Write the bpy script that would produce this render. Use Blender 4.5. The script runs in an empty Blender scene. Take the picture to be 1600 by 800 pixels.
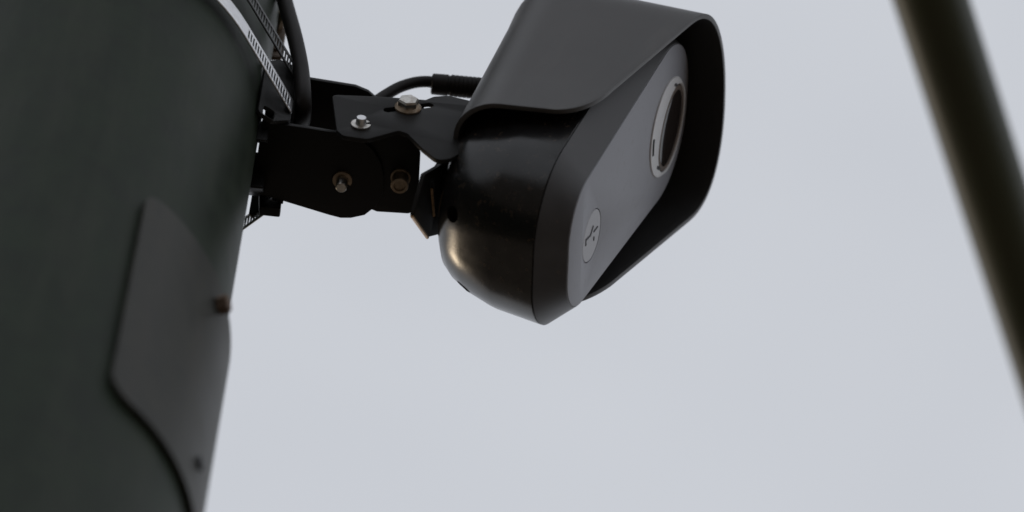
import bpy, bmesh, math, random
from mathutils import Vector, Matrix
R_ = math.radians
random.seed(7)
S = bpy.context.scene
COL = S.collection

# ------------------------------------------------------------------ camera
CAM_H = 1.6
cam_d = bpy.data.cameras.new('camera'); cam = bpy.data.objects.new('camera', cam_d); COL.objects.link(cam)
M = Matrix(((0.99458044, -0.10396995, 0.0), (-0.08943840, -0.85557107, -0.50990089), (0.05301437, 0.50713745, -0.86023315)))
cam.matrix_world = Matrix.Translation((0, 0, CAM_H)) @ M.to_4x4()
cam_d.sensor_width = 36.0
cam_d.lens = 247.5
cam_d.clip_start = 0.05; cam_d.clip_end = 2000
cam_d.dof.use_dof = True
cam_d.dof.focus_distance = 4.19
cam_d.dof.aperture_fstop = 4.6
cam_d.dof.aperture_blades = 0
S.camera = cam

# ------------------------------------------------------------------ sky, sun, exposure
SUN_EL, SUN_AZ = R_(7), R_(-49)          # azimuth from +Y towards +X
world = bpy.data.worlds.new('World'); S.world = world; world.use_nodes = True
nt = world.node_tree; nt.nodes.clear()
wo = nt.nodes.new('ShaderNodeOutputWorld'); bg = nt.nodes.new('ShaderNodeBackground')
sky = nt.nodes.new('ShaderNodeTexSky'); sky.sky_type = 'NISHITA'; sky.sun_disc = False
sky.sun_elevation = SUN_EL; sky.sun_rotation = SUN_AZ
sky.air_density = 1.0; sky.dust_density = 3.0
tc = nt.nodes.new('ShaderNodeTexCoord'); mp = nt.nodes.new('ShaderNodeMapping')
mp.inputs['Scale'].default_value = (1.0, 1.0, 2.2)
nz = nt.nodes.new('ShaderNodeTexNoise'); nz.inputs['Scale'].default_value = 11.0
nz.inputs['Detail'].default_value = 5.0; nz.inputs['Roughness'].default_value = 0.5
cr = nt.nodes.new('ShaderNodeValToRGB')
cr.color_ramp.elements[0].position = 0.3; cr.color_ramp.elements[0].color = (5.98, 6.22, 6.72, 1)
cr.color_ramp.elements[1].position = 0.7; cr.color_ramp.elements[1].color = (6.62, 6.86, 7.34, 1)
mx = nt.nodes.new('ShaderNodeMix'); mx.data_type = 'RGBA'; mx.inputs['Factor'].default_value = 0.94
nt.links.new(tc.outputs['Generated'], mp.inputs['Vector']); nt.links.new(mp.outputs['Vector'], nz.inputs['Vector'])
nt.links.new(nz.outputs['Fac'], cr.inputs['Fac'])
nt.links.new(sky.outputs['Color'], mx.inputs['A']); nt.links.new(cr.outputs['Color'], mx.inputs['B'])
nt.links.new(mx.outputs['Result'], bg.inputs['Color']); bg.inputs['Strength'].default_value = 0.1
nt.links.new(bg.outputs['Background'], wo.inputs['Surface'])

sun_d = bpy.data.lights.new('sun', 'SUN'); sun = bpy.data.objects.new('sun', sun_d); COL.objects.link(sun)
sun_d.energy = 0.5; sun_d.angle = R_(11); sun_d.color = (1.0, 0.80, 0.56)
sdir = Vector((math.cos(SUN_EL) * math.sin(SUN_AZ), math.cos(SUN_EL) * math.cos(SUN_AZ), math.sin(SUN_EL)))
sun.rotation_euler = sdir.to_track_quat('Z', 'Y').to_euler(); sun.location = sdir * 30

S.view_settings.view_transform = 'Standard'
try: S.view_settings.look = 'None'
except Exception: pass
S.view_settings.exposure = 0.0; S.view_settings.gamma = 1.0; S.view_settings.use_curve_mapping = False
S.cycles.use_denoising = True
S.cycles.max_bounces = 8
S.cycles.filter_width = 1.6

# ------------------------------------------------------------------ materials
def material(name, color, rough=0.5, metal=0.0, spec=0.5, var=0.12, nscale=60.0, bump=0.0, bscale=900.0,
             rvar=0.08, dirt=None, dscale=30.0, damount=0.0, coat=0.0, d0=0.5, d1=0.75, dstretch=None):
    m = bpy.data.materials.new(name); m.use_nodes = True
    t = m.node_tree; b = t.nodes['Principled BSDF']
    b.inputs['Metallic'].default_value = metal
    b.inputs['Specular IOR Level'].default_value = spec
    b.inputs['Coat Weight'].default_value = coat
    co = t.nodes.new('ShaderNodeTexCoord')
    n1 = t.nodes.new('ShaderNodeTexNoise'); n1.inputs['Scale'].default_value = nscale; n1.inputs['Detail'].default_value = 6
    t.links.new(co.outputs['Object'], n1.inputs['Vector'])
    c = Vector(color)
    r1 = t.nodes.new('ShaderNodeValToRGB')
    r1.color_ramp.elements[0].position = 0.3; r1.color_ramp.elements[0].color = (*(c * (1 - var)), 1)
    r1.color_ramp.elements[1].position = 0.7; r1.color_ramp.elements[1].color = (*(c * (1 + var)), 1)
    t.links.new(n1.outputs['Fac'], r1.inputs['Fac'])
    out = r1.outputs['Color']
    if dirt:
        n2 = t.nodes.new('ShaderNodeTexNoise'); n2.inputs['Scale'].default_value = dscale; n2.inputs['Detail'].default_value = 8
        n2.inputs['Roughness'].default_value = 0.7
        if dstretch:
            ma = t.nodes.new('ShaderNodeMapping'); ma.inputs['Scale'].default_value = dstretch
            t.links.new(co.outputs['Object'], ma.inputs['Vector']); t.links.new(ma.outputs['Vector'], n2.inputs['Vector'])
        else: t.links.new(co.outputs['Object'], n2.inputs['Vector'])
        r2 = t.nodes.new('ShaderNodeValToRGB'); r2.color_ramp.elements[0].position = d0; r2.color_ramp.elements[1].position = d1
        r2.color_ramp.elements[1].color = (damount, damount, damount, 1)
        t.links.new(n2.outputs['Fac'], r2.inputs['Fac'])
        mm = t.nodes.new('ShaderNodeMix'); mm.data_type = 'RGBA'; mm.inputs['B'].default_value = (*dirt, 1)
        t.links.new(r2.outputs['Color'], mm.inputs['Factor']); t.links.new(out, mm.inputs['A']); out = mm.outputs['Result']
    t.links.new(out, b.inputs['Base Color'])
    mr = t.nodes.new('ShaderNodeMapRange')
    mr.inputs['To Min'].default_value = max(0.02, rough - rvar); mr.inputs['To Max'].default_value = min(1, rough + rvar)
    t.links.new(n1.outputs['Fac'], mr.inputs['Value']); t.links.new(mr.outputs['Result'], b.inputs['Roughness'])
    if bump:
        n3 = t.nodes.new('ShaderNodeTexNoise'); n3.inputs['Scale'].default_value = bscale; n3.inputs['Detail'].default_value = 3
        t.links.new(co.outputs['Object'], n3.inputs['Vector'])
        bp = t.nodes.new('ShaderNodeBump'); bp.inputs['Strength'].default_value = bump; bp.inputs['Distance'].default_value = 0.0004
        t.links.new(n3.outputs['Fac'], bp.inputs['Height']); t.links.new(bp.outputs['Normal'], b.inputs['Normal'])
    return m

MAT = dict(
    visor=material('visor_grey_plastic', (0.076, 0.0735, 0.0725), 0.40, bump=0.25, bscale=1800, var=0.10, nscale=22, spec=0.5, dirt=(0.13, 0.12, 0.11), dscale=95, damount=0.35, d0=0.56, d1=0.8, dstretch=(.5, .5, .14)),
    body=material('black_plastic', (0.0115, 0.011, 0.011), 0.225, bump=0.08, bscale=900, nscale=150, rvar=0.06, dirt=(0.11, 0.075, 0.05), dscale=230, damount=0.6, d0=0.575, d1=0.70, spec=0.5),
    bezel=material('bezel_plastic', (0.058, 0.056, 0.058), 0.42, bump=0.12, bscale=1500, dirt=(0.15, 0.10, 0.07), dscale=190, damount=0.4, d0=0.62, d1=0.75, spec=0.5),
    plate=material('plate_grey_plastic', (0.335, 0.34, 0.372), 0.5, bump=0.2, bscale=1800, var=0.06, nscale=18, spec=0.4, dirt=(0.20, 0.19, 0.18), dscale=150, damount=0.5, d0=0.56, d1=0.8),
    logo=material('logo_grey_plastic', (0.47, 0.47, 0.49), 0.45, var=0.04, spec=0.4),
    mark=material('engraved_black', (0.02, 0.02, 0.024), 0.6, var=0.05),
    ring=material('lens_ring_satin', (0.78, 0.78, 0.79), 0.4, var=0.05),
    glass=material('lens_dark_glass', (0.026, 0.020, 0.018), 0.10, var=0.05, rvar=0.02, spec=0.5),
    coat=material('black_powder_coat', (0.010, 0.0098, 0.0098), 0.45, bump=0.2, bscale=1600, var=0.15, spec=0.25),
    coat_lit=material('lit_powder_coat', (0.019, 0.0185, 0.018), 0.55, bump=0.25, bscale=1600, var=0.2, spec=0.22),  # lighter copy of the black coat; light on these faces is in the colour
    zinc=material('weathered_zinc', (0.62, 0.60, 0.56), 0.33, metal=1.0, var=0.2, nscale=300, dirt=(0.20, 0.12, 0.06), dscale=260, damount=0.8),
    rusty=material('rusty_zinc', (0.34, 0.27, 0.2), 0.5, metal=0.8, var=0.25, nscale=300, dirt=(0.16, 0.08, 0.03), dscale=240, damount=0.9),
    steel=material('stainless_band', (0.80, 0.80, 0.81), 0.36, metal=1.0, var=0.06, nscale=200),
    dark_steel=material('dark_band', (0.03, 0.03, 0.03), 0.45, metal=0.2, var=0.1, nscale=200),
    rubber=material('cable_rubber', (0.013, 0.0105, 0.0098), 0.55, var=0.2, bump=0.2, spec=0.25),
    pole=material('grey_green_paint', (0.0225, 0.0320, 0.0205), 0.50, var=0.25, nscale=45, bump=0.2, bscale=140, rvar=0.08, spec=0.13,
                  dirt=(0.046, 0.053, 0.038), dscale=34, damount=0.6, d0=0.46, d1=0.70, dstretch=(1, 1, .16)),
    hatch=material('hatch_paint', (0.042, 0.0425, 0.0355), 0.48, var=0.22, nscale=55, bump=0.2, bscale=140, rvar=0.08, spec=0.2,
                  dirt=(0.062, 0.056, 0.045), dscale=44, damount=0.6, d0=0.5, d1=0.72, dstretch=(1, 1, .2)),
    olive=material('olive_paint', (0.047, 0.051, 0.024), 0.45, var=0.1, nscale=8, spec=0.4),
    rust=material('rusty_bolt', (0.12, 0.075, 0.045), 0.7, var=0.3, nscale=200),
    visor_shade_in=material('visor_inside_shade', (0.024, 0.023, 0.023), 0.6, bump=0.25, bscale=1800, var=0.06, spec=0.25),  # darker copy of the visor plastic; shade of the interior put into the colour
    edge=material('warm_lit_edge', (0.72, 0.48, 0.27), 0.38, metal=0.35, var=0.15, nscale=300, dirt=(0.2, 0.11, 0.05), dscale=260, damount=0.7),  # warm low light on the foot's edges, put into the colour
    tab=material('brown_painted_tab', (0.11, 0.075, 0.05), 0.6, var=0.2, nscale=150),
    ground=material('dry_ground', (0.135, 0.108, 0.082), 0.95, var=0.2, nscale=1.2, spec=0.2, bump=0.3, bscale=30),
)

# ------------------------------------------------------------------ mesh helpers
def link(o, parent=None, world_m=None):
    COL.objects.link(o)
    if parent: o.parent = parent
    return o

def smooth(me, angle=35):
    bm = bmesh.new(); bm.from_mesh(me)
    bmesh.ops.recalc_face_normals(bm, faces=bm.faces)
    for f in bm.faces: f.smooth = True
    a = R_(angle)
    for e in bm.edges:
        if len(e.link_faces) == 2 and e.calc_face_angle(0) > a: e.smooth = False
    bm.to_mesh(me); bm.free()

def mesh_obj(name, verts, faces, mat, parent=None, angle=35):
    me = bpy.data.meshes.new(name); me.from_pydata([tuple(v) for v in verts], [], faces); me.update()
    me.materials.append(MAT[mat]); smooth(me, angle)
    o = bpy.data.objects.new(name, me); return link(o, parent)

def loft(rings, cap0=True, cap1=True, closed=True):
    """rings: lists of equal length; returns verts, faces"""
    v = []; f = []; n = len(rings[0])
    for r in rings: v += [Vector(p) for p in r]
    for i in range(len(rings) - 1):
        for j in range(n if closed else n - 1):
            k = (j + 1) % n
            f.append((i * n + j, i * n + k, (i + 1) * n + k, (i + 1) * n + j))
    if cap0: f.append(tuple(range(n))[::-1])
    if cap1: f.append(tuple((len(rings) - 1) * n + j for j in range(n)))
    return v, f

def frame(z, x=None):
    z = Vector(z).normalized()
    x = Vector(x) if x else (Vector((0, 0, 1)) if abs(z.z) < 0.9 else Vector((1, 0, 0)))
    x = (x - z * x.dot(z)).normalized(); return x, z.cross(x), z

def ring(c, ax, r, n=32, x=None, ph=0.0):
    X, Y, Z = frame(ax, x); c = Vector(c)
    return [c + X * (r * math.cos(2 * math.pi * i / n + ph)) + Y * (r * math.sin(2 * math.pi * i / n + ph)) for i in range(n)]

def lathe(base, ax, prof, n=32, x=None):
    """prof: (distance along axis, radius)"""
    Z = Vector(ax).normalized()
    return loft([ring(Vector(base) + Z * d, Z, max(r, 1e-5), n, x) for d, r in prof])

def catmull(P, m=10):
    P = [Vector(p) for p in P]; Q = [P[0] * 2 - P[1]] + P + [P[-1] * 2 - P[-2]]; out = []
    for i in range(1, len(Q) - 2):
        for k in range(m):
            t = k / m
            out.append(0.5 * (2 * Q[i] + (Q[i + 1] - Q[i - 1]) * t + (2 * Q[i - 1] - 5 * Q[i] + 4 * Q[i + 1] - Q[i + 2]) * t * t
                              + (3 * Q[i] - Q[i - 1] - 3 * Q[i + 1] + Q[i + 2]) * t ** 3))
    return out + [P[-1]]

def tube(path, r, n=16, rf=None):
    rings = []
    X = None
    for i, p in enumerate(path):
        d = (path[min(i + 1, len(path) - 1)] - path[max(i - 1, 0)]).normalized()
        if X is None: X = frame(d)[0]
        X = (X - d * X.dot(d)).normalized(); Y = d.cross(X)
        rr = rf(i / (len(path) - 1)) if rf else r
        rings.append([p + X * rr * math.cos(2 * math.pi * k / n) + Y * rr * math.sin(2 * math.pi * k / n) for k in range(n)])
    return loft(rings)

def fillet(pts, rad, n=6):
    """round the corners of a 2-D polygon; rad = number or list"""
    out = []; N = len(pts)
    for i in range(N):
        r = rad[i] if isinstance(rad, (list, tuple)) else rad
        p = Vector(pts[i]); a = Vector(pts[i - 1]) - p; b = Vector(pts[(i + 1) % N]) - p
        la, lb = a.length, b.length; a.normalize(); b.normalize()
        ang = a.angle(b)
        if r <= 0 or ang > 3.1: out.append(p); continue
        t = min(r / math.tan(ang / 2), la * 0.48, lb * 0.48); r = t * math.tan(ang / 2)
        c = p + (a + b).normalized() * (r / math.sin(ang / 2))
        s = p + a * t; e = p + b * t
        a0 = math.atan2(s.y - c.y, s.x - c.x); a1 = math.atan2(e.y - c.y, e.x - c.x)
        d = (a1 - a0 + math.pi) % (2 * math.pi) - math.pi
        for k in range(n + 1):
            q = a0 + d * k / n; out.append(Vector((c.x + r * math.cos(q), c.y + r * math.sin(q))))
    return out

def sheet(name, outline, origin, ux, uy, thick, mat, parent=None, holes=(), bevel=0.0004, angle=35):
    """flat plate: 2-D outline (with holes) in the frame (ux, uy), thickness centred on origin along ux x uy"""
    cu = bpy.data.curves.new(name, 'CURVE'); cu.dimensions = '2D'; cu.fill_mode = 'BOTH'
    for pl in [outline] + list(holes):
        sp = cu.splines.new('POLY'); sp.points.add(len(pl) - 1); sp.use_cyclic_u = True
        for q, p in zip(sp.points, pl): q.co = (p[0], p[1], 0, 1)
    cu.extrude = thick / 2 - bevel; cu.bevel_depth = bevel; cu.bevel_resolution = 1; cu.offset = -bevel
    tmp = bpy.data.objects.new(name + '_tmp', cu); COL.objects.link(tmp)
    dg = bpy.context.evaluated_depsgraph_get()
    me = bpy.data.meshes.new_from_object(tmp.evaluated_get(dg)); bpy.data.objects.remove(tmp); bpy.data.curves.remove(cu)
    me.name = name
    ux = Vector(ux).normalized(); uy = Vector(uy).normalized(); uz = ux.cross(uy); o = Vector(origin)
    for v in me.vertices: v.co = o + ux * v.co.x + uy * v.co.y + uz * v.co.z
    bm = bmesh.new(); bm.from_mesh(me); bmesh.ops.remove_doubles(bm, verts=bm.verts, dist=1e-6); bm.to_mesh(me); bm.free()
    me.materials.clear(); me.materials.append(MAT[mat]); smooth(me, angle)
    ob = bpy.data.objects.new(name, me); return link(ob, parent)

def circle2(cx, cy, r, n=32): return [Vector((cx + r * math.cos(2 * math.pi * i / n), cy + r * math.sin(2 * math.pi * i / n))) for i in range(n)]

def slot2(ax, ay, bx, by, r, n=8):
    a0 = math.atan2(by - ay, bx - ax); out = []
    for k in range(n + 1): q = a0 + math.pi / 2 + math.pi * k / n; out.append(Vector((ax + r * math.cos(q), ay + r * math.sin(q))))
    for k in range(n + 1): q = a0 - math.pi / 2 + math.pi * k / n; out.append(Vector((bx + r * math.cos(q), by + r * math.sin(q))))
    return out

def empty(name, loc, mat3=None, **tags):
    o = bpy.data.objects.new(name, None); COL.objects.link(o); o.empty_display_size = 0.05
    o.matrix_world = Matrix.Translation(loc) @ (mat3.to_4x4() if mat3 else Matrix())
    for k, v in tags.items(): o[k] = v
    return o

def tag(o, label, category, group=None):
    o['label'] = label; o['category'] = category
    if group: o['group'] = group
    return o

# ------------------------------------------------------------------ ground
C = Vector((0.06426365, 2.09452245, 3.64087471 + CAM_H))       # centre of the camera's face plate
gv = [(0, 0, 0)]; gf = []
for k, r in enumerate((3, 12, 60, 300, 1500)):
    for i in range(48): gv.append((r * math.cos(i * math.pi / 24), r * math.sin(i * math.pi / 24), 0))
for i in range(48): gf.append((0, 1 + i, 1 + (i + 1) % 48))
for k in range(4):
    for i in range(48):
        a = 1 + k * 48; gf.append((a + i, a + 48 + i, a + 48 + (i + 1) % 48, a + (i + 1) % 48))
g = mesh_obj('ground', gv, gf, 'ground'); g['kind'] = 'structure'

# ------------------------------------------------------------------ big steel pole with its hand-hole cover
PX, PY, PR = C.x - 0.3382, C.y - 0.015, 0.117
pole = empty('steel_pole', (PX, PY, 0), label='thick round grey green painted steel pole with a bolted hand hole cover', category='pole')
TOP = C.z + 1.4
v, f = lathe((0, 0, 0), (0, 0, 1), [(0, PR + 0.012), (1.2, PR + 0.0085), (2.6, PR + 0.0045), (C.z - 0.55, PR + 0.001), (C.z, PR), (TOP, PR - 0.004), (TOP + 0.02, PR - 0.02)], 128)
mesh_obj('shaft', v, f, 'pole', pole)
v, f = lathe((0, 0, 0), (0, 0, 1), [(0.004, 0.21), (0.03, 0.21), (0.031, 0.209)], 48)
mesh_obj('base_flange', v, f, 'pole', pole)

def polept(phi, z, r): return Vector((r * math.sin(phi), -r * math.cos(phi), C.z + z))
def curved_plate(phi0, phi1, z0, z1, r0, r1, rc_t, rc_b):
    """rounded rectangle wrapped on the pole: boundary loop then an inner grid built by scan rows"""
    W = PR
    pts = fillet([(phi0 * W, z0), (phi1 * W, z0), (phi1 * W, z1), (phi0 * W, z1)], [rc_b, rc_b, rc_t, rc_t], 8)
    bm = bmesh.new()
    vs = [bm.verts.new((p.x, p.y, 0)) for p in pts]; face = bm.faces.new(vs)
    x = phi0 * W + 0.004
    while x < phi1 * W - 0.002:
        bmesh.ops.bisect_plane(bm, geom=bm.faces[:] + bm.edges[:] + bm.verts[:], plane_co=(x, 0, 0), plane_no=(1, 0, 0)); x += 0.006
    ex = bmesh.ops.extrude_face_region(bm, geom=bm.faces[:])
    for e in ex['geom']:
        if isinstance(e, bmesh.types.BMVert): e.co.z = 1
    rim = [e for e in bm.edges if len(e.link_faces) == 2 and abs(e.calc_face_angle(0)) > 1.2 and all(q.co.z > 0.5 for q in e.verts)]
    for q in bm.verts: q.co.z = r0 + (r1 - r0) * q.co.z
    bmesh.ops.bevel(bm, geom=rim, offset=0.0012, segments=3, affect='EDGES', profile=0.5)
    for q in bm.verts:
        ph, z, r = q.co.x / W, q.co.y, q.co.z
        q.co = polept(ph, z, r)
    me = bpy.data.meshes.new('hand_hole_cover'); bm.to_mesh(me); bm.free(); return me
me = curved_plate(R_(34.6), R_(109), -0.481, -0.2735, PR + 0.0020, PR + 0.0054, 0.010, 0.016)
me.materials.append(MAT['hatch']); smooth(me, 30)
cover = link(bpy.data.objects.new('hand_hole_cover', me), pole)
for ph, z, hx, m_ in ((68.6, -0.2955, 0.0062, 'rust'), (73.4, -0.4447, 0.0042, 'mark')):
    p = polept(R_(ph), z, PR + 0.006); nrm = Vector((math.sin(R_(ph)), -math.cos(R_(ph)), 0))
    pr = [(0, hx * 0.9), (hx * 0.9, hx * 0.9), (hx, hx * 0.8)] if hx > 0.005 else [(0, hx), (0.0012, hx), (0.002, hx * 0.7)]
    v, f = lathe(p, nrm, pr, 6 if hx > 0.005 else 16, x=(0.3, 0.2, 1))
    b = mesh_obj('cover_bolt', v, f, m_, cover, 20)
    b['label'] = 'rusty brown bolt head of the cover' if hx > 0.005 else 'small dark lower screw of the cover'

# ------------------------------------------------------------------ blurred mast arm behind
def campt(px, py, depth): return Vector((0, 0, CAM_H)) + M @ Vector(((px - 800) / 11000 * depth, (400 - py) / 11000 * depth, -depth))
a0 = campt(1455, 0, 4.85)
r1 = campt(1647, 600, 1.0) - Vector((0, 0, CAM_H)); a1 = Vector((0, 0, CAM_H)) + r1 * ((a0.z - CAM_H) / r1.z)
d = (a1 - a0).normalized()          # a level arm
path = [a0 + d * t for t in (-1.5, -0.8, 0.0, 0.25, 0.5, 1.0, 2.2)]
v, f = tube(path, 0.0236, 40, lambda t: 0.0272 - 0.0040 * t)
arm = mesh_obj('mast_arm', [p - path[0] for p in v], f, 'olive'); arm.location = path[0]
tag(arm, 'dark olive round steel tube crossing the right edge of the sky, out of focus', 'tube')

# ------------------------------------------------------------------ mounting bracket (frame: origin C, world axes)
br = empty('mounting_bracket', C, label='black adjustable steel bracket between the thick grey green pole and the surveillance camera', category='bracket')
X3, Y3, Z3 = Vector((1, 0, 0)), Vector((0, 1, 0)), Vector((0, 0, 1))
plate2 = [(-.2195, -.029), (-.196, -.028), (-.168, -.0262), (-.160, -.0235), (-.1525, -.0175), (-.147, -.009), (-.1445, .001), (-.1445, .0115),
          (-.148, .021), (-.154, .0275), (-.162, .0305), (-.168, .0312), (-.175, .030), (-.2215, .0195)]
lower = sheet('pan_plate', plate2, (0, 0, -.0300), X3, Y3, .003, 'coat', br)
upper = sheet('pan_plate', plate2, (0, 0, .0285), X3, Y3, .003, 'coat', br)
lower['label'] = 'lower pan plate with a rounded end and a protruding bolt'; upper['label'] = 'upper pan plate with a rounded end'
sheet('bracket_web', [(-.0275, -.0284), (.0275, -.0284), (.0275, .0269), (-.0275, .0269)], (-.2045, 0, 0), Y3, Z3, .003, 'coat', br)
# wings of the pole side, bent towards the pole
def wing(y0, y1, x0, x1, holes, label):
    a = Vector((x0, y0, 0)); e = Vector((x1, y1, 0)); L = (e - a).length; ux = (e - a).normalized()
    zb = -.041 if y0 < 0 else -.024
    out = fillet([(0, -.0285 if y0 < 0 else -.018), (L * .5, zb), (L, zb), (L, .020), (L * .62, .031), (L * .30, .035), (0, .029)], [.001, .003, .003, .003, .002, .002, .003])
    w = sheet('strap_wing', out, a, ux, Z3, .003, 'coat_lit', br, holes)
    w['label'] = label; return L
L = .0218
wing(-.0290, -.0400, -.2035, -.2225, [fillet([(L * .50, -.0405), (L * .86, -.0405), (L * .86, -.0300), (L * .50, -.0300)], .002, 3)], 'near wing with the bright strap lying on it')
wing(.0290, .0420, -.2035, -.2225, [], 'far wing against the pole')
# pole saddle (back of the bracket that touches the pole)
sheet('saddle_tooth', fillet([(0, 0), (.0125, 0), (.0125, .007), (.0045, .010), (.0045, .020), (-.002, .020)], .0012, 3), (-.2165, .0300, -.0350), X3, Z3, .006, 'coat', br)
sheet('saddle_plate', fillet([(-.024, -.046), (-.004, -.0135), (-.004, .0), (-.024, -.022)], .001, 3), (-.2205, 0, 0), Y3, Z3, .011, 'coat', br)
sheet('saddle_plate', fillet([(.006, -.0075), (.030, .031), (.030, -.018), (.006, -.050)], .0015, 3), (-.2205, 0, 0), Y3, Z3, .011, 'coat', br)

# swivel piece: bottom plate and near cheek
sw = [(-.176, .002), (-.168, -.0215), (-.156, -.0275), (-.132, -.0275), (-.1265, -.0225), (-.1245, -.016), (-.1235, .011), (-.1265, .0252), (-.147, .0262), (-.166, .020)]
sheet('swivel_plate', fillet(sw, .003, 4), (0, 0, -.0268), X3, Y3, .0028, 'coat', br)
ch = [(-.168, -.0255), (-.1275, -.0255), (-.1255, -.020), (-.1255, .0075), (-.168, .004)]
sheet('swivel_cheek', fillet(ch, .002, 4), (0, -.0300, 0), X3, Z3, .0028, 'coat', br)

# tilt plate
tp = [(-.1805, -.001), (-.1745, -.043), (-.1705, -.0485), (-.156, -.0495), (-.1385, -.0355), (-.1330, -.038), (-.1230, -.054), (-.1135, -.066),
      (-.1060, -.062), (-.0960, -.048), (-.0860, -.010), (-.0860, .004), (-.1000, .0095), (-.1120, .0125), (-.1205, .0095), (-.1250, .0045), (-.1500, .003)]
rad = [.003, .004, .004, .006, .003, .003, .004, .005, .003, .003, .002, .002, .004, .004, .003, .0008, .004]
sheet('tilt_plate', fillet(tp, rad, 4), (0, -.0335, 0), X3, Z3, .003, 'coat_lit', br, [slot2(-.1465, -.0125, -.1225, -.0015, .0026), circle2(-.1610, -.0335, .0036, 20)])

def bolt_hex(base, ax, R, h, fl, mat, name='hex_bolt', x=None, label=None):
    v, f = lathe(base, ax, [(0, R), (h * .82, R), (h, R * .86)], 6, x)
    b = mesh_obj(name, v, f, mat, br, 25)
    if fl:
        v, f = lathe(base, ax, [(-.0001, fl), (.0011, fl), (.0024, fl * .82)], 32); mesh_obj('washer', v, f, mat if mat != 'zinc' else 'rusty', b, 40)
    v, f = lathe(Vector(base) + Vector(ax).normalized() * (h - .0002), ax, [(0, R * .62), (.0003, R * .60), (.00031, .0001)], 24)
    if label: b['label'] = label
    return b
NY = Vector((0, -1, 0)); NZ = Vector((0, 0, -1))
bolt_hex((-.1348, -.0350, -.0080), NY, .0064, .0064, .0080, 'zinc', x=(1, 0, .35), label='zinc hex bolt in the curved slot of the tilt plate')
# threaded bolt end with split washer on the tilt plate
v, f = lathe((-.1610, -.0350, -.0345), NY, [(-.004, .0031), (.0052, .0031), (.0057, .0027)], 24)
b = mesh_obj('bolt_end', v, f, 'steel', br, 40); b['label'] = 'bright threaded bolt end of the tilt plate'
def c_ring(base, ax, r0, r1, h, a0, a1, mat, parent, name='split_washer'):
    X, Y, Z = frame(ax, (1, 0, .2)); rings = []
    for k in range(29):
        q = R_(a0 + (a1 - a0) * k / 28); dv = X * math.cos(q) + Y * math.sin(q); c = Vector(base)
        rings.append([c + dv * r0, c + dv * r1, c + dv * r1 + Z * h, c + dv * r0 + Z * h])
    v, f = loft(rings); return mesh_obj(name, v, f, mat, parent, 30)
c_ring((-.1610, -.0350, -.0345), NY, .0034, .0058, .0014, 20, 350, 'zinc', b)
# vertical bolts below
v, f = lathe((-.1690, .0045, -.0315), NZ, [(-.003, .0034), (.0098, .0034), (.0104, .0029)], 24)
b = mesh_obj('bolt_end', v, f, 'zinc', br, 40); b['label'] = 'threaded bolt end hanging below the lower pan plate'
c_ring((-.1690, .0045, -.0315), NZ, .0036, .0058, .0016, -30, 290, 'rusty', b)
v, f = lathe((-.1348, .0005, -.0282), NZ, [(0, .0060), (.0016, .0060), (.0018, .0050), (.0105, .0053), (.0113, .0050), (.0113, .0036), (.0100, .0033)], 28)
b = mesh_obj('lock_nut', v, f, 'rusty', br, 40); b['label'] = 'dull rusty lock nut under the swivel plate'

# ------------------------------------------------------------------ surveillance camera
DM = Matrix(((.9565534, .0568928, .28595244), (-.04937624, .99822049, -.03343406), (-.28734574, .01786221, .95766036)))   # axes forward, far side, up
dev = empty('surveillance_camera', C, DM, label='black surveillance camera with a grey visor and a pale oblong front plate', category='camera')
def outline(w, wb, vt, vb, rxt, ryt, rxb, ryb, N=20):
    pts = []
    for cx, cy, rx, ry, a in ((w - rxt, vt - ryt, rxt, ryt, 0), (-(w - rxt), vt - ryt, rxt, ryt, 90), (-(wb - rxb), vb + ryb, rxb, ryb, 180), (wb - rxb, vb + ryb, rxb, ryb, 270)):
        for k in range(N):
            q = R_(a + 90 * k / (N - 1)); pts.append((-(cx + rx * math.cos(q)), cy + ry * math.sin(q)))   # local y = -h
    # extra points on the long sides keep shading even
    return pts
def st(n, pts): return [Vector((n, p[0], p[1])) for p in pts]
PO = (.0513, .0421, .1095, -.1095, .0443, .0464, .0308, .0317)
P0 = outline(*PO)
def grow(d, o=PO): return outline(o[0] + d, o[1] + d, o[2] + d, o[3] - d, o[4] + d, o[5] + d, o[6] + d, o[7] + d)
SO = (.0646, .0577, .1125, -.1240, .052, .050, .0463, .0500)
S0 = outline(*SO)
# front plate with an opening for the round emblem
LH, LV = .0036, -.0674        # local y of the emblem is -h
inner = grow(-.0003)
pl = sheet('front_plate', inner, (-.0012, 0, 0), (0, 1, 0), (0, 0, 1), .0030, 'plate', dev, [circle2(LH, LV, .0166, 48)], bevel=.0003, angle=30)
v, f = lathe((-.0024, LH, LV), (1, 0, 0), [(0, .0160), (.0024, .0160), (.0026, .0157)], 48)
em = mesh_obj('emblem_disc', v, f, 'logo', dev, 30)
def stroke(pts, w, name='emblem_mark'):
    ps = [Vector(p) for p in pts]; L_, R2 = [], []
    for i, p in enumerate(ps):
        dd = (ps[min(i + 1, len(ps) - 1)] - ps[max(i - 1, 0)]).normalized(); nn = Vector((-dd.y, dd.x)) * w / 2
        L_.append(p + nn); R2.append(p - nn)
    sheet(name, L_ + R2[::-1], (.0004, 0, 0), (0, 1, 0), (0, 0, 1), .0004, 'mark', em, bevel=.00005)
# strokes are given as (-h, v)
stroke([(-.0020, -.0652), (.0020, -.0699), (.0006, -.0782), (.0045, -.0778)], .0013)
stroke([(.0032, -.0569), (.0028, -.0639)], .0010)
stroke([(.0067, -.0634), (.0092, -.0631)], .0012)
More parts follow.
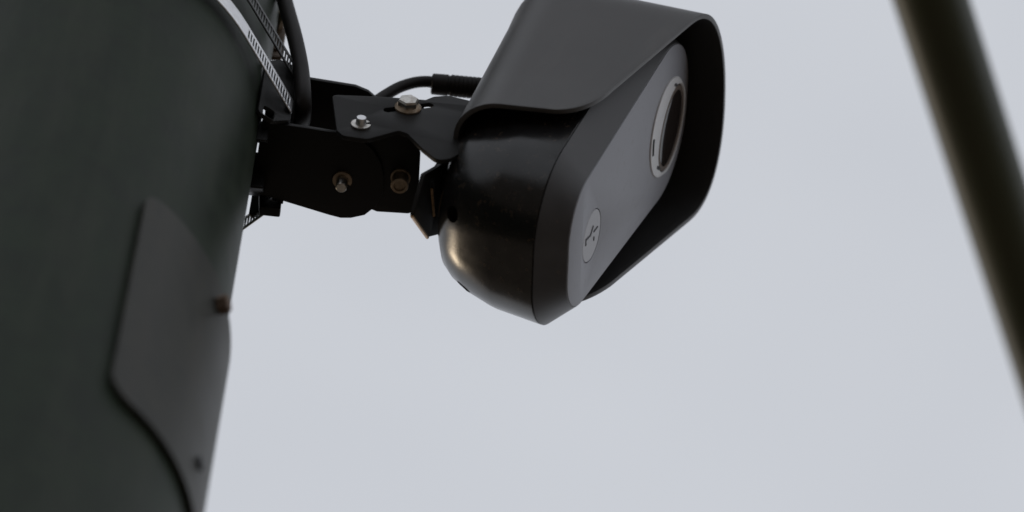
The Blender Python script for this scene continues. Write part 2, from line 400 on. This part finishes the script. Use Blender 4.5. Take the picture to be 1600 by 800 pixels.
# bezel (chamfer) round the plate, and the housing behind it
def lerp(a, b, t): return [tuple(x + (y - x) * t for x, y in zip(p, q)) for p, q in zip(a, b)]
v, f = loft([st(-.0026, grow(-.0001)), st(-.0003, grow(-.0001)), st(-.0004, grow(.0004)), st(-.0158, lerp(P0, S0, .975)), st(-.0162, S0), st(-.0163, lerp(P0, S0, .90))])
mesh_obj('bezel', v, f, 'bezel', dev, 28)
def so(dw, dvb, dvt, rmul=1.0):
    return outline(SO[0] - dw, SO[1] - dw, SO[2] - dvt, SO[3] + dvb, SO[4] * rmul, SO[5] * rmul, SO[6] * rmul, SO[7] * rmul)
v, f = loft([st(-.0168, lerp(P0, S0, .90)), st(-.0169, lerp(P0, S0, .985)), st(-.0173, S0), st(-.045, so(.0008, .0048, .0005)), st(-.050, so(.0014, .0058, .001)),
             st(-.066, so(.0050, .0110, .003, .97)), st(-.076, so(.0085, .0165, .006, .94)), st(-.0825, so(.0125, .0225, .010, .88)), st(-.0865, so(.0185, .030, .016, .78)), st(-.0880, so(.026, .038, .024, .62))])
housing = mesh_obj('housing', v, f, 'body', dev, 30)
# countersunk screw recesses cut into the lower rear edge
cuts = []
for (n_, y_, v_), dr in (((-.0730, -.0165, -.1077), (-.62, -.20, -.76)), ((-.0690, .0370, -.1045), (-.55, .35, -.75))):
    dirn = Vector(dr).normalized()
    vv, ff = lathe(Vector((n_, y_, v_)) - dirn * .006, dirn, [(0, .0050), (.018, .0050)], 28)
    cuts.append(mesh_obj('cutter', vv, ff, 'body', dev))
bpy.context.view_layer.update()
for c_ in cuts:
    mod = housing.modifiers.new('cut', 'BOOLEAN'); mod.object = c_; mod.operation = 'DIFFERENCE'; mod.solver = 'EXACT'
bpy.context.view_layer.update()
me = bpy.data.meshes.new_from_object(housing.evaluated_get(bpy.context.evaluated_depsgraph_get()))
housing.modifiers.clear(); housing.data = me; me.name = 'housing'; smooth(me, 26)
for c_ in cuts: bpy.data.objects.remove(c_)
# lens window
LC = (.0040, .0700)          # local y, v
def lring(n, r, oy=0.0, ov=0.0): return ring((n, LC[0] + oy, LC[1] + ov), (1, 0, 0), r, 80)
EY, EV = 0.0, 0.0
def oval(n, d):                    # opening of the ring: an oval set off towards the upper far side
    out = []
    for k in range(80):
        q = 2 * math.pi * k / 80; m_, a_ = .0088 + (.0222 + d) * math.cos(q), (.0280 + d) * math.sin(q)
        out.append(Vector((n, LC[0] + .541 * m_ - .841 * a_, LC[1] + .841 * m_ + .541 * a_)))
    return out
ph0 = math.atan2(.841, .541)
def oring(n, r): return [Vector((n, LC[0] + r * math.cos(ph0 + 2 * math.pi * k / 80), LC[1] + r * math.sin(ph0 + 2 * math.pi * k / 80))) for k in range(80)]
v, f = loft([oring(-.0002, .0313), oring(.0009, .0313), oring(.0012, .0310), oval(.0015, .0004), oval(.0014, 0), oval(.0004, -.0006)])
lensring = mesh_obj('lens_ring', v, f, 'ring', dev, 18)
v, f = loft([oval(.0005, -.0004), oval(.0008, -.0010), oval(.0012, -.008), oval(.0014, -.015), oval(.00145, -.0219)])
lg = mesh_obj('lens_glass', v, f, 'glass', dev, 60)
v, f = loft([oval(.0007, -.0010), oval(.0013, -.0020), oval(.0013, -.0030), oval(.0009, -.0045)]); mesh_obj('inner_lens_ring', v, f, 'tab', lensring, 40)
def arcblock(r0, r1, a0, a1, n0, n1, mat, name, label):
    c = (0, LC[0] + EY, LC[1] + EV); rr = []
    for k in range(13):
        q = R_(a0 + (a1 - a0) * k / 12); y, z = c[1] + math.cos(q), c[2] + math.sin(q)
        P = lambda r, n: Vector((n, c[1] + r * math.cos(q), c[2] + r * math.sin(q)))
        rr.append([P(r0, n0), P(r1, n0 - (r1 - r0) * .55), P(r1, n1 - (r1 - r0) * .55), P(r0, n1)])
    v, f = loft(rr); o = mesh_obj(name, v, f, mat, lensring, 30); o['label'] = label; return o
arcblock(.0279, .0290, -103, -80, .0020, .0008, 'mark', 'ring_mark', 'short dark arc mark on the lens ring')
arcblock(.0250, .0310, -46, -32, .0024, .0012, 'mark', 'ring_notch', 'dark notch at the lower far side of the lens ring')
arcblock(.0255, .0300, 149, 160, .0023, .0012, 'mark', 'ring_notch', 'small dark notch at the top of the lens ring')
# ------------------------------------------------------------------ visor
W, T = .0690, .0030
VC = 0.074                       # where the arch begins
RB = .026                        # radius of the rounded rear edge
V0 = -.0170                      # below this the front edge turns into the lower edge
def nf(v, y): return -.0015 + .205 * v + .035 * y          # the straight slanting front edge (y = far side)
def arch(a): return (-(W + .0012) * math.copysign(abs(math.cos(a)) ** .92, math.cos(a)), VC + .0425 * abs(math.sin(a)) ** .80)
def side(sg):                    # one wall from its lower edge up: (n of the front edge, y, v, share of the slope of the lower edge)
    out = []
    for k in range(12, 0, -1):
        t = k / 12; q = [(nf(V0, sg * W), V0), (-.0112, -.0465), (-.0300, -.0540)]
        n = (1 - t) ** 2 * q[0][0] + 2 * t * (1 - t) * q[1][0] + t * t * q[2][0]
        vv = (1 - t) ** 2 * q[0][1] + 2 * t * (1 - t) * q[1][1] + t * t * q[2][1]
        out.append((n, vv))
    for k in range(17): vv = V0 + (VC - V0) * k / 16; out.append((nf(vv, sg * W), vv))
    return [(n, sg * (W - .0006 + .0018 * max(0, (vv - V0) / (VC - V0))), vv, max(0, min(1, (VC - vv) / (VC + .054))) ** 1.5) for n, vv in out]
perim = side(-1)
for k in range(1, 40):
    y, z = arch(math.pi * k / 40); perim.append((nf(z, y), y, z, 0))
perim += side(1)[::-1]
def back_n(v): return -.0935 - .09 * max(v, -.06)
def drop(n, w, y):               # the lower edge falls towards the rear; the far wall a little less
    d_ = .20 * min(0, max(n, -.0915) + .030) * w
    if y > 0: d_ += .008 * min(1, max(0, (-.045 - n) / .03)) * min(1, y / .04) * w
    return d_
rings = []
NS = 16
for (nfront, y, vv, w) in perim:
    row = []; nb = back_n(vv)
    for k in range(NS + 1):
        n = nfront + (nb + RB - nfront) * k / NS; row.append(Vector((n, y, vv + drop(n, w, y))))
    for k in range(1, 10):
        t = math.pi / 2 * k / 9; ins, dn = RB * (1 - math.cos(t)), RB * math.sin(t)
        n = nb + RB - dn; yy = y * (1 - ins / W); zz = vv + drop(n, w, yy)
        if vv > .05: zz = .05 + (vv - .05) * (1 - ins / .0665)
        row.append(Vector((n, yy, zz)))
    b = row[-1]
    for k in range(1, 6): row.append(Vector((b.x, b.y * (1 - k / 6 * .98), b.z)))
    rings.append(row)
v, f = loft(rings, cap0=False, cap1=False, closed=False)
visor = mesh_obj('visor', v, f, 'visor', dev, 40)
bm = bmesh.new(); bm.from_mesh(visor.data); bmesh.ops.remove_doubles(bm, verts=bm.verts, dist=.00005)
bmesh.ops.recalc_face_normals(bm, faces=bm.faces)
out_f = max(bm.faces, key=lambda q: q.calc_center_median().z)
if out_f.normal.z < 0: bmesh.ops.reverse_faces(bm, faces=bm.faces)
bm.to_mesh(visor.data); bm.free()
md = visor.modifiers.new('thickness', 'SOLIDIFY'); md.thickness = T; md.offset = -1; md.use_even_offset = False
visor.data.materials.append(MAT['visor_shade_in']); md.material_offset = 1; md.material_offset_rim = 0
mb = visor.modifiers.new('edge', 'BEVEL'); mb.width = .0005; mb.segments = 2; mb.limit_method = 'ANGLE'; mb.angle_limit = R_(50)

# mounting foot of the bracket behind the housing (in camera axes, belongs to the bracket)
bi = Matrix.Translation(C).inverted() @ dev.matrix_world
def dv(n, h, vv): return bi @ Vector((n, -h, vv))
ex, ey = (bi.to_3x3() @ Vector((0, -1, 0))), (bi.to_3x3() @ Vector((0, 0, 1)))
fo = [(-.0265, .03), (-.0265, -.064), (-.016, -.0865), (.0150, -.1155), (.0335, -.098), (.0235, -.068), (.0235, -.058), (.036, -.058), (.036, .03)]
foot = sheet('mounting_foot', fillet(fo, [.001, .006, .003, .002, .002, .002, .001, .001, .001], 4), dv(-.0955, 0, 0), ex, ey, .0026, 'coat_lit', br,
             [slot2(.0175, -.0840, -.004, -.0785, .0030)])

sheet('foot_backing', fillet([(-.020, .03), (-.020, -.064), (-.012, -.078), (.0200, -.0915), (.0225, -.080), (.0205, -.068), (.0205, .03)], .001, 3), dv(-.0990, 0, 0), ex, ey, .0016, 'coat', br)
# painted light on added strips: the slot's inner side and the slanting lower corner
fi = (bi.to_3x3() @ Vector((1, 0, 0)))
q0, q1 = dv(-.0945, .0160, -.0853), dv(-.0945, -.0050, -.0800)
v, f = tube([q0 + (q1 - q0) * k / 6 for k in range(7)], .0012, 10); mesh_obj('lit_slot_edge', v, f, 'edge', foot)
q0, q1 = dv(-.0955, -.0165, -.0868), dv(-.0955, .0140, -.1148)
v, f = tube([q0 + (q1 - q0) * k / 6 for k in range(7)], .0011, 10); mesh_obj('lit_corner_edge', v, f, 'edge', foot)
# ------------------------------------------------------------------ straps
def strap(name, za, F, mat, slot_len, label, w=.0150, ya=-.0315):
    A = Vector((-.2030, ya, za)); cx, cy = PX - C.x, PY - C.y
    d = Vector((-.537, -.843, 0)).normalized(); n_ = Vector((d.y * -1, d.x, 0))
    rel = Vector((cx, cy, za)) - A; tlen = rel.dot(d); rad = abs(rel.dot(Vector((.843, -.537, 0))))
    path = []; t = 0; pitch = .00118; kk = 0
    while t < tlen: path.append(A + d * t); t += .00105 if kk % 2 == 0 else .00185; kk += 1
    n_str = len(path); a0 = math.atan2(-.537, .843)
    Fv = Vector(F); fr = Fv - Vector((cx, cy, Fv.z)); a1 = math.atan2(fr.y, fr.x) + math.acos(min(1, rad / fr.length)) - 2 * math.pi
    K = 90
    for k in range(K + 1):
        q = a0 + (a1 - a0) * k / K; path.append(Vector((cx + rad * math.cos(q), cy + rad * math.sin(q), za + (Fv.z - za) * k / K)))
    e = path[-1]; m = int((Fv - e).length / pitch)
    for k in range(1, m + 1): path.append(e + (Fv - e) * k / m)
    rows = [-.5, -.30, .30, .5]; v = []; f = []; tot = len(path)
    s = 0.0
    for i, p in enumerate(path):
        for r in rows: v.append(p + Vector((0, 0, r * w)))
    for i in range(tot - 1):
        s +=  (path[i + 1] - path[i]).length
        for j in range(3):
            far = i > tot - m
            if j == 1 and i % 2 == 1 and i > 2 and ((s < slot_len and i < n_str - 2) or (slot_len > .2 and s < slot_len) or far): continue
            a = i * 4 + j; f.append((a, a + 1, a + 5, a + 4))
    o = mesh_obj(name, v, f, mat, None, 60); o.location = C
    md = o.modifiers.new('thickness', 'SOLIDIFY'); md.thickness = .0007; md.offset = 0
    return tag(o, label, 'strap', 'banding straps round the pole')
strap('banding_strap', -.0150, (-.210, .030, -.025), 'steel', .066, 'bright slotted stainless strap round the thick pole, crossing the bracket wing')
s2 = strap('banding_strap', .0235, (-.210, .030, .0225), 'dark_steel', .30, 'dark slotted strap round the thick pole, right beside the thick black cable')
# clamp screw and brown tab of the upper strap
def cam_rel(px, py, y):            # point at a given depth y (relative to C) seen at a pixel of the photograph
    r = M @ Vector(((px - 800) / 11000, (400 - py) / 11000, -1)); t = (C.y + y) / r.y
    return r * t + Vector((0, 0, CAM_H)) - C
p = cam_rel(429, 68, .0); 
tb = sheet('strap_buckle', fillet([(-.0062, -.020), (.0058, -.018), (.0058, .020), (-.0062, .020)], .001, 3), p, X3, Z3, .003, 'tab', s2, [circle2(.0005, -.011, .0022, 18)])
v, f = lathe(cam_rel(436, 40, -.004), Vector((.25, -.95, .2)), [(-.012, .003), (.004, .003), (.0042, .0058), (.0090, .0058), (.0098, .005)], 6)
mesh_obj('clamp_screw', v, f, 'rusty', s2, 25)

# ------------------------------------------------------------------ cables
pts = [cam_rel(415, -160, -.036), cam_rel(430, -60, -.036), cam_rel(445, 2, -.036), cam_rel(457, 45, -.036), cam_rel(465, 78, -.036), cam_rel(471, 112, -.035), cam_rel(474, 150, -.033), cam_rel(474, 180, -.022), cam_rel(470, 200, -.004)]
v, f = tube(catmull(pts, 12), .0048, 20)
cb = mesh_obj('thick_cable', v, f, 'rubber'); cb.location = C
tag(cb, 'thick dark brown black cable curving down beside the pole into the bracket', 'cable')
yb = -.006
pts = [cam_rel(560, 176, yb), cam_rel(585, 160, yb), cam_rel(605, 147, yb), cam_rel(625, 136, yb), cam_rel(648, 129, yb), cam_rel(668, 127.5, yb), cam_rel(682, 130, yb)]
v, f = tube(catmull(pts, 10), .0035, 16)
pc = mesh_obj('power_cable', v, f, 'rubber'); pc.location = C
tag(pc, 'thin black cable with a ribbed plug running into the rear of the surveillance camera', 'cable')
a = cam_rel(674, 131, yb); e = cam_rel(760, 139, yb); dd = (e - a); Lp = dd.length
prof = [(0, .0052), (.0006, .0064), (.0100, .0066), (.0104, .0060), (.0114, .0060), (.0118, .0067)]
x_ = .0118
while x_ < Lp - .003:
    prof += [(x_, .0067), (x_ + .0019, .0067), (x_ + .0021, .0064), (x_ + .0024, .0064)]; x_ += .0026
prof += [(Lp + .01, .0066)]
v, f = lathe(a, dd, prof, 28); mesh_obj('cable_plug', v, f, 'rubber', pc, 30)
